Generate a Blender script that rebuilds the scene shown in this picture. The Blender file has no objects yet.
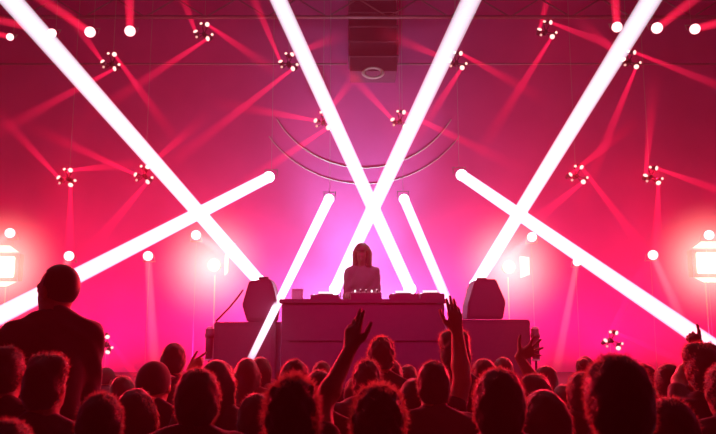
import bpy, bmesh, math, random
import numpy as np
from mathutils import Vector, Matrix

random.seed(7)
rng = np.random.default_rng(7)
sc = bpy.context.scene
COL = sc.collection

# ------------------------------------------------------------------ camera
F = 700.0
CAM = Vector((0.0, 0.0, 1.93))
PITCH = math.atan(103.0 / F)
FWD = Vector((0, math.cos(PITCH), math.sin(PITCH)))
UPV = Vector((0, -math.sin(PITCH), math.cos(PITCH)))
cam_data = bpy.data.cameras.new('camera')
cam_data.sensor_width = 36.0
cam_data.lens = F / 716.0 * 36.0
cam = bpy.data.objects.new('camera', cam_data)
COL.objects.link(cam)
cam.location = CAM
cam.rotation_euler = (math.pi / 2 + PITCH, 0, 0)
cam_data.dof.use_dof = True
cam_data.dof.focus_distance = 8.5
cam_data.dof.aperture_fstop = 4.0
sc.camera = cam


def at(px, py, Y):
    """the place in the hall seen at photo pixel (px, py), at distance Y from the camera's wall"""
    d = Vector(((px - 358.0) / F, 0, 0)) + UPV * ((217.0 - py) / F) + FWD
    return CAM + d * (Y / d.y)


def mpp(p):
    """metres per photo pixel at a place"""
    return (p - CAM).dot(FWD) / F


# ------------------------------------------------------------------ tags
def tag(o, label=None, cat=None, group=None, kind=None):
    if label: o['label'] = label
    if cat: o['category'] = cat
    if group: o['group'] = group
    if kind: o['kind'] = kind
    return o


def link(name, me, mat=None, parent=None):
    o = bpy.data.objects.new(name, me)
    COL.objects.link(o)
    if mat is not None and me is not None and not me.materials:
        me.materials.append(mat)
    if parent is not None:
        o.parent = parent
    return o


def empty(name, loc, rotz=0.0):
    o = bpy.data.objects.new(name, None)
    COL.objects.link(o)
    o.location = loc
    o.rotation_euler = (0, 0, rotz)
    o.empty_display_size = 0.1
    return o


# ------------------------------------------------------------------ materials
def mat_new(name):
    m = bpy.data.materials.new(name)
    m.use_nodes = True
    nt = m.node_tree
    for n in list(nt.nodes):
        nt.nodes.remove(n)
    out = nt.nodes.new('ShaderNodeOutputMaterial')
    return m, nt, out


def mat_surface(name, col, rough=0.6, metal=0.0, noise=0.15, scale=12.0, bump=0.0, spec=0.5, sheen=0.0):
    m, nt, out = mat_new(name)
    b = nt.nodes.new('ShaderNodeBsdfPrincipled')
    b.inputs['Roughness'].default_value = rough
    b.inputs['Metallic'].default_value = metal
    b.inputs['Specular IOR Level'].default_value = spec
    b.inputs['Sheen Weight'].default_value = sheen
    b.inputs['Sheen Roughness'].default_value = 0.3
    tc = nt.nodes.new('ShaderNodeTexCoord')
    nz = nt.nodes.new('ShaderNodeTexNoise')
    nz.inputs['Scale'].default_value = scale
    nz.inputs['Detail'].default_value = 4.0
    nt.links.new(tc.outputs['Object'], nz.inputs['Vector'])
    r = nt.nodes.new('ShaderNodeValToRGB')
    lo = [max(0, c * (1 - noise)) for c in col]
    hi = [min(1, c * (1 + noise)) for c in col]
    r.color_ramp.elements[0].color = (*lo, 1)
    r.color_ramp.elements[1].color = (*hi, 1)
    nt.links.new(nz.outputs['Fac'], r.inputs['Fac'])
    nt.links.new(r.outputs['Color'], b.inputs['Base Color'])
    if bump:
        bp = nt.nodes.new('ShaderNodeBump')
        bp.inputs['Strength'].default_value = bump
        nt.links.new(nz.outputs['Fac'], bp.inputs['Height'])
        nt.links.new(bp.outputs['Normal'], b.inputs['Normal'])
    nt.links.new(b.outputs['BSDF'], out.inputs['Surface'])
    return m


def mat_hair(name, col, tips=False):
    m, nt, out = mat_new(name)
    tc = nt.nodes.new('ShaderNodeTexCoord')
    nz = nt.nodes.new('ShaderNodeTexNoise'); nz.inputs['Scale'].default_value = 60.0
    nt.links.new(tc.outputs['Object'], nz.inputs['Vector'])
    if tips:
        d = nt.nodes.new('ShaderNodeBsdfDiffuse')
        t = nt.nodes.new('ShaderNodeBsdfTranslucent')
        c = (min(1, col[0] * 9 + .36), col[1] * 8 + .2, col[2] * 8 + .16, 1)
        d.inputs['Color'].default_value = (col[0], col[1], col[2], 1); t.inputs['Color'].default_value = c
        a = nt.nodes.new('ShaderNodeMixShader'); a.inputs['Fac'].default_value = 0.68
        nt.links.new(d.outputs[0], a.inputs[1]); nt.links.new(t.outputs[0], a.inputs[2])
        nt.links.new(a.outputs[0], out.inputs['Surface'])
        return m
    b = nt.nodes.new('ShaderNodeBsdfPrincipled')
    rp = nt.nodes.new('ShaderNodeValToRGB')
    rp.color_ramp.elements[0].color = (col[0] * .5, col[1] * .5, col[2] * .5, 1)
    rp.color_ramp.elements[1].color = (*col, 1)
    nt.links.new(nz.outputs['Fac'], rp.inputs['Fac'])
    nt.links.new(rp.outputs['Color'], b.inputs['Base Color'])
    b.inputs['Roughness'].default_value = 0.5
    b.inputs['Specular IOR Level'].default_value = 0.35
    b.inputs['Sheen Weight'].default_value = 0.35
    b.inputs['Sheen Roughness'].default_value = 0.25
    nt.links.new(b.outputs['BSDF'], out.inputs['Surface'])
    return m


def mat_glow(name, col, strength):
    m, nt, out = mat_new(name)
    e = nt.nodes.new('ShaderNodeEmission')
    e.inputs['Color'].default_value = (*col, 1)
    e.inputs['Strength'].default_value = strength
    lw = nt.nodes.new('ShaderNodeLayerWeight')
    lw.inputs['Blend'].default_value = 0.35
    mr = nt.nodes.new('ShaderNodeMapRange')
    mr.inputs['From Min'].default_value = 0.0; mr.inputs['From Max'].default_value = 1.0
    mr.inputs['To Min'].default_value = strength; mr.inputs['To Max'].default_value = strength * 0.35
    nt.links.new(lw.outputs['Facing'], mr.inputs['Value'])
    nt.links.new(mr.outputs['Result'], e.inputs['Strength'])
    nt.links.new(e.outputs[0], out.inputs['Surface'])
    return m


SPREAD = 6.5          # how much a thin shaft widens over its length


def mat_shaft(name, col, e, spread, power, soft=True, start=0.0):  # beam light painted in as volume emission
    """a shaft of haze that emits its own light along local z (0..1), radius 1 at the lamp and «spread» at the far end"""
    m, nt, out = mat_new(name)
    pv = nt.nodes.new('ShaderNodeVolumePrincipled')
    pv.inputs['Density'].default_value = 0.0
    pv.inputs['Emission Color'].default_value = (*col, 1)
    pv.inputs['Density Attribute'].default_value = ''
    tc = nt.nodes.new('ShaderNodeTexCoord')
    sp = nt.nodes.new('ShaderNodeSeparateXYZ')
    nt.links.new(tc.outputs['Object'], sp.inputs[0])

    def mth(op, a, b=None, clamp=False):
        n = nt.nodes.new('ShaderNodeMath'); n.operation = op; n.use_clamp = clamp
        for k, v in enumerate((a, b)):
            if v is None: continue
            if isinstance(v, (int, float)): n.inputs[k].default_value = v
            else: nt.links.new(v, n.inputs[k])
        return n.outputs[0]
    z = sp.outputs['Z']
    wide = mth('ADD', mth('MULTIPLY', z, spread - 1.0), 1.0)
    fall = mth('POWER', mth('SUBTRACT', 1.0, z, True), power)
    val = mth('DIVIDE', mth('MULTIPLY', fall, e), mth('POWER', wide, 1.7))
    if soft:
        r2 = mth('ADD', mth('MULTIPLY', sp.outputs['X'], sp.outputs['X']), mth('MULTIPLY', sp.outputs['Y'], sp.outputs['Y']))
        q = mth('SUBTRACT', 1.0, mth('DIVIDE', r2, mth('MULTIPLY', wide, wide)), True)
        val = mth('MULTIPLY', val, q)
    nt.links.new(val, pv.inputs['Emission Strength'])
    nt.links.new(pv.outputs[0], out.inputs['Volume'])
    return m


M = {}
M['floor'] = mat_surface('floor_concrete', (0.05, 0.045, 0.045), 0.5, bump=0.1)
M['wall'] = mat_surface('painted_wall', (0.62, 0.09, 0.36), 0.9, noise=0.18, scale=1.3, bump=0.05)
M['black'] = mat_surface('black_paint', (0.13, 0.04, 0.085), 0.55)
M['dark_metal'] = mat_surface('dark_metal', (0.06, 0.06, 0.07), 0.4, metal=0.6)
M['pale_metal'] = mat_surface('pale_metal', (0.5, 0.5, 0.5), 0.5)
M['truss'] = mat_surface('truss_metal', (0.30, 0.16, 0.22), 0.5, metal=0.3)
M['booth'] = mat_surface('booth_cloth', (0.12, 0.05, 0.09), 0.8, bump=0.1)
M['stage'] = mat_surface('stage_floor', (0.05, 0.045, 0.05), 0.5)
M['grille'] = mat_surface('speaker_grille', (0.15, 0.045, 0.10), 0.6, noise=0.5, scale=160, bump=0.3)
M['white_plastic'] = mat_surface('white_plastic', (0.8, 0.78, 0.8), 0.4)
M['skin_a'] = mat_surface('skin_light', (0.50, 0.30, 0.22), 0.55)
M['skin_c'] = mat_surface('skin_dark', (0.13, 0.07, 0.05), 0.55)
M['skin_b'] = mat_surface('skin_brown', (0.26, 0.14, 0.09), 0.55)
for hn, hcol in (('hair_dark', (0.014, 0.010, 0.008)), ('hair_brown', (0.03, 0.02, 0.013)), ('hair_fair', (0.06, 0.042, 0.027))):
    M[hn] = mat_hair(hn, hcol)
    M[hn + '_tips'] = mat_hair(hn + '_tips', hcol, True)
CLOTH = {}
for nm, c in (('black', (0.015, 0.015, 0.018)), ('charcoal', (0.035, 0.035, 0.04)), ('navy', (0.02, 0.025, 0.05)),
              ('grey', (0.10, 0.10, 0.10)), ('red', (0.16, 0.02, 0.025)), ('olive', (0.05, 0.05, 0.03)), ('white', (0.30, 0.30, 0.30))):
    CLOTH[nm] = mat_surface(nm + '_cloth', c, 0.85, bump=0.25, scale=30, sheen=0.4)
CLOTH['denim'] = mat_surface('denim', (0.03, 0.04, 0.08), 0.85, bump=0.2, scale=60)
M['lens'] = mat_glow('lamp_lens', (1.0, 0.42, 0.46), 4.0)
M['lens_red'] = mat_glow('red_lamp_lens', (1.0, 0.46, 0.44), 2.6)
M['lens_small'] = mat_glow('small_lamp_lens', (1.0, 0.5, 0.45), 2.2)
M['lens_dim'] = mat_glow('dim_lamp_lens', (1.0, 0.42, 0.40), 1.2)
M['lens_white'] = mat_glow('white_lamp_lens', (1.0, 0.72, 0.95), 6.0)
M['blinder'] = mat_glow('blinder_lens', (1.0, 0.42, 0.30), 6.0)
M['flap'] = mat_glow('lit_flap', (1.0, 0.62, 0.45), 1.3)
m_, nt_, out_ = mat_new('frosted_plastic')
d_ = nt_.nodes.new('ShaderNodeBsdfTranslucent'); d_.inputs['Color'].default_value = (0.95, 0.9, 0.95, 1)
d2_ = nt_.nodes.new('ShaderNodeBsdfDiffuse'); d2_.inputs['Color'].default_value = (0.9, 0.85, 0.9, 1)
mx_ = nt_.nodes.new('ShaderNodeMixShader'); mx_.inputs[0].default_value = 0.4
nt_.links.new(d_.outputs[0], mx_.inputs[1]); nt_.links.new(d2_.outputs[0], mx_.inputs[2]); nt_.links.new(mx_.outputs[0], out_.inputs['Surface'])
M['frosted'] = m_
M['led'] = mat_glow('indicator_light', (1.0, 0.75, 0.85), 2.0)

M['shaft_red'] = mat_shaft('red_glow_shaft', (1.0, 0.012, 0.10), 16.0, SPREAD, 1.2)
M['shaft_head'] = mat_shaft('pink_glow_shaft', (1.0, 0.07, 0.13), 4.2, 1.6, 0.9)
M['shaft_white'] = mat_shaft('white_glow_shaft', (0.96, 0.90, 1.0), 34.0, 1.0, 0.12)

def mat_halo(name, col, e):  # haze glow round a blinder, painted in as volume emission
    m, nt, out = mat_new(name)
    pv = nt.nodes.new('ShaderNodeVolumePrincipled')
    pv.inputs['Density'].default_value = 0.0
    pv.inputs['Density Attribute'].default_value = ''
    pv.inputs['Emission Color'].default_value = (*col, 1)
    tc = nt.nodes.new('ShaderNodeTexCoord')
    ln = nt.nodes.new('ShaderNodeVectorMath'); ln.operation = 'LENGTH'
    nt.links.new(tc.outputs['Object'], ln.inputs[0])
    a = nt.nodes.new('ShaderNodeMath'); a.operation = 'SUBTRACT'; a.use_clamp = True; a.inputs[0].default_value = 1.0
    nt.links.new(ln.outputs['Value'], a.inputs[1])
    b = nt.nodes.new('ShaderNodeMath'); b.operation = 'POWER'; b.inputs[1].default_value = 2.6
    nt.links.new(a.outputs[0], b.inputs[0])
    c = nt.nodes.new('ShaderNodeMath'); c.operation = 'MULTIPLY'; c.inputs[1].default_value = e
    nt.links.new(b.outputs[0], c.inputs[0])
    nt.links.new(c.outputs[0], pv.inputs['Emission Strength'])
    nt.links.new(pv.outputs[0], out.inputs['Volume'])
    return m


M['halo'] = mat_halo('blinder_emissive_haze', (1.0, 0.30, 0.24), 9.5)

# ------------------------------------------------------------------ mesh helpers


def mesh_from(verts, faces, name='mesh', smooth=False):
    me = bpy.data.meshes.new(name)
    me.from_pydata([tuple(v) for v in verts], [], [tuple(f) for f in faces])
    me.update()
    if smooth:
        me.polygons.foreach_set('use_smooth', [True] * len(me.polygons))
    return me


def bm_done(bm, name='mesh', smooth=False, bevel=0.0):
    if bevel:
        bmesh.ops.bevel(bm, geom=bm.edges[:], offset=bevel, segments=2, affect='EDGES', clamp_overlap=True)
    bmesh.ops.recalc_face_normals(bm, faces=bm.faces)
    me = bpy.data.meshes.new(name)
    bm.to_mesh(me); bm.free()
    if smooth:
        me.polygons.foreach_set('use_smooth', [True] * len(me.polygons))
    return me


def add_box(bm, lo, hi):
    r = bmesh.ops.create_cube(bm, size=1.0)
    lo, hi = Vector(lo), Vector(hi)
    for v in r['verts']:
        v.co = Vector([(lo[i] + hi[i]) / 2 + v.co[i] * (hi[i] - lo[i]) for i in range(3)])
    return r['verts']


def add_prism(bm, pts, axis_vec):
    """pts: list of Vector (flat outline); swept by axis_vec"""
    a = [bm.verts.new(p) for p in pts]
    b = [bm.verts.new(Vector(p) + axis_vec) for p in pts]
    n = len(a)
    bm.faces.new(a); bm.faces.new(b[::-1])
    for i in range(n):
        j = (i + 1) % n
        bm.faces.new((a[i], b[i], b[j], a[j]))


def add_tube(bm, a, b, r0, r1=None, seg=12, caps=True):
    a, b = Vector(a), Vector(b)
    r1 = r0 if r1 is None else r1
    d = b - a
    q = Vector((0, 0, 1)).rotation_difference(d.normalized())
    res = bmesh.ops.create_cone(bm, cap_ends=caps, cap_tris=False, segments=seg, radius1=r0, radius2=r1, depth=d.length)
    mid = (a + b) / 2
    for v in res['verts']:
        v.co = q @ v.co + mid


def add_ball(bm, c, r, u=12, v=8, scale=(1, 1, 1)):
    res = bmesh.ops.create_uvsphere(bm, u_segments=u, v_segments=v, radius=1.0)
    for w in res['verts']:
        w.co = Vector((w.co.x * r * scale[0], w.co.y * r * scale[1], w.co.z * r * scale[2])) + Vector(c)


def tube_obj(name, a, b, r, mat, parent, seg=10):
    bm = bmesh.new(); add_tube(bm, a, b, r, seg=seg)
    return link(name, bm_done(bm, name, True), mat, parent)


# ------------------------------------------------------------------ surface-net bodies
def axis(lo, hi, base, bands=()):
    out = [lo]; p = lo
    while p < hi:
        st = base
        for a, b, s in bands:
            if a - base * 0.7 <= p <= b: st = min(st, s)
        p += st
        out.append(p)
    return np.array(out, dtype=np.float64)


class Field:
    def __init__(s, xs, ys, zs):
        s.ax = (xs, ys, zs)
        s.F = np.full((len(xs), len(ys), len(zs)), 0.4)

    def sub(s, lo, hi):
        sl = tuple(slice(max(0, np.searchsorted(s.ax[i], lo[i]) - 1), np.searchsorted(s.ax[i], hi[i]) + 1) for i in range(3))
        X = s.ax[0][sl[0]][:, None, None]; Y = s.ax[1][sl[1]][None, :, None]; Z = s.ax[2][sl[2]][None, None, :]
        return sl, X, Y, Z

    def merge(s, sl, d, k, op='add'):
        f = s.F[sl]
        if f.size == 0: return
        if op == 'add':
            h = np.maximum(k - np.abs(f - d), 0) / k
            s.F[sl] = np.minimum(f, d) - h * h * k / 4
        else:
            d = -d
            h = np.maximum(k - np.abs(f - d), 0) / k
            s.F[sl] = np.maximum(f, d) + h * h * k / 4

    def cone(s, a, b, ra, rb, k=0.02, m=0.07):
        a = np.array(a, float); b = np.array(b, float)
        r = max(ra, rb) + m
        sl, X, Y, Z = s.sub(np.minimum(a, b) - r, np.maximum(a, b) + r)
        d = b - a; L2 = max(d @ d, 1e-9)
        t = np.clip(((X - a[0]) * d[0] + (Y - a[1]) * d[1] + (Z - a[2]) * d[2]) / L2, 0, 1)
        dist = np.sqrt((X - a[0] - t * d[0]) ** 2 + (Y - a[1] - t * d[1]) ** 2 + (Z - a[2] - t * d[2]) ** 2) - (ra + (rb - ra) * t)
        s.merge(sl, dist, k)

    def ell(s, c, r, k=0.03, m=0.07, R=None, op='add', noise=None):
        c = np.array(c, float); r = np.array(r, float)
        e = r.max() + m if R is not None else r + m
        sl, X, Y, Z = s.sub(c - e, c + e)
        x, y, z = X - c[0], Y - c[1], Z - c[2]
        if R is not None:
            q = [R[0][i] * x + R[1][i] * y + R[2][i] * z for i in range(3)]   # R^T * v
            x, y, z = q
        k0 = np.sqrt((x / r[0]) ** 2 + (y / r[1]) ** 2 + (z / r[2]) ** 2)
        k1 = np.sqrt((x / r[0] ** 2) ** 2 + (y / r[1] ** 2) ** 2 + (z / r[2] ** 2) ** 2)
        d = k0 * (k0 - 1) / np.maximum(k1, 1e-6)
        d = np.where(k0 < 1e-4, -r.min(), d)
        if noise is not None:
            d = d + noise(X, Y, Z)
        s.merge(sl, d, k, op)

    def net(s):
        xs, ys, zs = s.ax
        Fv = s.F
        ins = Fv < 0
        n = ins.astype(np.int8)
        c = (n[:-1, :-1, :-1] + n[1:, :-1, :-1] + n[:-1, 1:, :-1] + n[1:, 1:, :-1] + n[:-1, :-1, 1:] + n[1:, :-1, 1:] + n[:-1, 1:, 1:] + n[1:, 1:, 1:])
        act = (c > 0) & (c < 8)
        I, J, K = np.nonzero(act)
        idx = np.full(act.shape, -1, dtype=np.int64)
        idx[I, J, K] = np.arange(len(I))
        P = np.zeros((len(I), 3)); cnt = np.zeros(len(I))
        offs = [(0, 0, 0), (1, 0, 0), (0, 1, 0), (1, 1, 0), (0, 0, 1), (1, 0, 1), (0, 1, 1), (1, 1, 1)]
        for a in range(8):
            for b in range(a + 1, 8):
                o1, o2 = offs[a], offs[b]
                if sum(abs(o1[i] - o2[i]) for i in range(3)) != 1: continue
                v1 = Fv[I + o1[0], J + o1[1], K + o1[2]]; v2 = Fv[I + o2[0], J + o2[1], K + o2[2]]
                cr = (v1 < 0) != (v2 < 0)
                t = np.where(cr, v1 / np.where(cr, v1 - v2, 1), 0)
                for i, A in enumerate((xs, ys, zs)):
                    g = (I, J, K)[i]
                    p1 = A[g + o1[i]]; p2 = A[g + o2[i]]
                    P[:, i] += np.where(cr, p1 + t * (p2 - p1), 0)
                cnt += cr
        P /= np.maximum(cnt, 1)[:, None]
        faces = []
        a = (ins[:-1, 1:-1, 1:-1] != ins[1:, 1:-1, 1:-1]); i, j, k = np.nonzero(a); j += 1; k += 1
        q = np.stack([idx[i, j - 1, k - 1], idx[i, j, k - 1], idx[i, j, k], idx[i, j - 1, k]], 1)
        fl = ~ins[i, j, k]; q[fl] = q[fl][:, ::-1]; faces.append(q)
        a = (ins[1:-1, :-1, 1:-1] != ins[1:-1, 1:, 1:-1]); i, j, k = np.nonzero(a); i += 1; k += 1
        q = np.stack([idx[i - 1, j, k - 1], idx[i - 1, j, k], idx[i, j, k], idx[i, j, k - 1]], 1)
        fl = ~ins[i, j, k]; q[fl] = q[fl][:, ::-1]; faces.append(q)
        a = (ins[1:-1, 1:-1, :-1] != ins[1:-1, 1:-1, 1:]); i, j, k = np.nonzero(a); i += 1; j += 1
        q = np.stack([idx[i - 1, j - 1, k], idx[i, j - 1, k], idx[i, j, k], idx[i - 1, j, k]], 1)
        fl = ~ins[i, j, k]; q[fl] = q[fl][:, ::-1]; faces.append(q)
        Q = np.concatenate(faces)
        Q = Q[(Q >= 0).all(1)]
        return P, Q


def np_mesh(P, Q, name='mesh', tris=None):
    me = bpy.data.meshes.new(name)
    nq = len(Q)
    nt_ = 0 if tris is None else len(tris)
    me.vertices.add(len(P)); me.vertices.foreach_set('co', np.asarray(P, dtype=np.float32).ravel())
    li = Q.ravel()
    st = np.arange(nq) * 4
    if nt_:
        li = np.concatenate([li, tris.ravel()])
        st = np.concatenate([st, nq * 4 + np.arange(nt_) * 3])
    me.loops.add(len(li)); me.loops.foreach_set('vertex_index', li.astype(np.int32))
    me.polygons.add(nq + nt_)
    me.polygons.foreach_set('loop_start', st.astype(np.int32))
    me.polygons.foreach_set('use_smooth', np.ones(nq + nt_, dtype=bool))
    me.update(calc_edges=True)
    me.validate()
    return me


def vertex_normals(P, Q):
    n = np.cross(P[Q[:, 2]] - P[Q[:, 0]], P[Q[:, 3]] - P[Q[:, 1]])
    N = np.zeros_like(P)
    for c in range(4): np.add.at(N, Q[:, c], n)
    return N / np.maximum(np.linalg.norm(N, axis=1), 1e-9)[:, None]


def strands(P, Q, count, length, droop, width=0.0013, zmin=None, spread=0.6):
    N = vertex_normals(P, Q)
    pool = np.arange(len(P)) if zmin is None else np.nonzero(P[:, 2] > zmin)[0]
    pool = pool[(N[pool, 1] > -0.28) | (N[pool, 2] > 0.85)]
    pick = rng.choice(pool, count)
    base = P[pick] - N[pick] * 0.004
    d = N[pick] + rng.normal(0, spread, (count, 3)) * 0.6
    d[:, 2] -= droop
    d /= np.linalg.norm(d, axis=1)[:, None]
    L = length * rng.uniform(0.4, 1.2, count)[:, None]
    side = np.cross(d, rng.normal(0, 1, (count, 3)))
    side /= np.maximum(np.linalg.norm(side, axis=1), 1e-6)[:, None]
    mid = base + d * L * 0.55
    d2 = d + rng.normal(0, 0.35, (count, 3)); d2[:, 2] -= droop * 0.8
    d2 /= np.linalg.norm(d2, axis=1)[:, None]
    tip = mid + d2 * L * 0.45
    V = np.stack([base - side * width, base + side * width, mid + side * width * 0.7, mid - side * width * 0.7, tip], 1).reshape(-1, 3)
    o = np.arange(count)[:, None] * 5
    return V, o + np.array([[0, 1, 2, 3]]), o + np.array([[3, 2, 4]])


def rot_m(yaw, pitch=0.0, roll=0.0):
    """head turn: yaw>0 turns towards the person's own left; pitch>0 looks up"""
    return np.array(Matrix.Rotation(yaw, 3, 'Z') @ Matrix.Rotation(pitch, 3, 'X') @ Matrix.Rotation(roll, 3, 'Y'))


def V3(*a): return np.array(a, float)


def ik(S, T, L1, L2, pole):
    d = T - S; D = np.linalg.norm(d)
    mx = (L1 + L2) * 0.985
    if D > mx:
        T = S + d / D * mx; d = T - S; D = mx
    u = d / D
    x = (D * D + L1 * L1 - L2 * L2) / (2 * D)
    h = math.sqrt(max(L1 * L1 - x * x, 0))
    p = pole - u * (pole @ u); p /= max(np.linalg.norm(p), 1e-6)
    return S + u * x + p * h, T


def add_hand(Fd, W, d, palm, thumb, s=1.0, curl=(0.25, 0.25, 0.3, 0.35), spread=0.25, tcurl=0.2, tspread=0.9):
    """W wrist, d pointing along the fingers, palm = palm normal, thumb = side of the thumb"""
    d = d / np.linalg.norm(d)
    thumb = thumb - d * (thumb @ d); thumb /= np.linalg.norm(thumb)
    nrm = np.cross(d, thumb)
    if nrm @ palm < 0: nrm = -nrm
    offs = (0.028, 0.0095, -0.0095, -0.027)
    plen = (0.092, 0.096, 0.090, 0.082)
    flen = (0.074, 0.083, 0.077, 0.060)
    rad = (0.0092, 0.0095, 0.009, 0.008)
    for i in range(4):
        k0 = W + (d * 0.012 + thumb * offs[i] * 0.55) * s
        k1 = W + (d * plen[i] + thumb * offs[i]) * s
        Fd.cone(k0, k1, 0.0150 * s, 0.0118 * s, 0.012, 0.03)
        a = spread * (1.5 - i) / 1.5
        dirv = d * math.cos(a) + thumb * math.sin(a)
        p = k1; bend = 0.0
        for j, fr in enumerate((0.46, 0.30, 0.24)):
            bend += curl[i] * (0.8, 1.1, 0.8)[j]
            dd = dirv * math.cos(bend) + nrm * math.sin(bend)
            q = p + dd * flen[i] * fr * s
            r = rad[i] * (1.0, 0.92, 0.82)[j] * s
            Fd.cone(p, q, r, r * 0.92, 0.004, 0.02)
            p = q
    t0 = W + (d * 0.022 + thumb * 0.018) * s
    dv = d * math.cos(tspread) + thumb * math.sin(tspread)
    t1 = t0 + (dv * 0.045 + nrm * 0.010) * s
    Fd.cone(t0, t1, 0.0165 * s, 0.0125 * s, 0.014, 0.03)
    a2 = tspread - tcurl
    dv = d * math.cos(a2) + thumb * math.sin(a2) + nrm * 0.2
    dv /= np.linalg.norm(dv)
    t2 = t1 + dv * 0.034 * s
    Fd.cone(t1, t2, 0.0115 * s, 0.0102 * s, 0.005, 0.02)
    t3 = t2 + (dv * 0.9 + d * 0.3) * 0.028 * s
    Fd.cone(t2, t3, 0.0100 * s, 0.0085 * s, 0.004, 0.02)


def lumps(scale, amp, seed=0.0):
    def f(X, Y, Z):
        return amp * (np.sin(X * scale + seed) * np.sin(Y * scale * 1.13 + 1.7 * seed) * np.sin(Z * scale * 0.93 + 2.3 * seed)
                      + 0.5 * np.sin(X * scale * 2.1 + 3 * seed) * np.sin(Y * scale * 2.3 + seed) * np.sin(Z * scale * 1.9))
    return f


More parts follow.
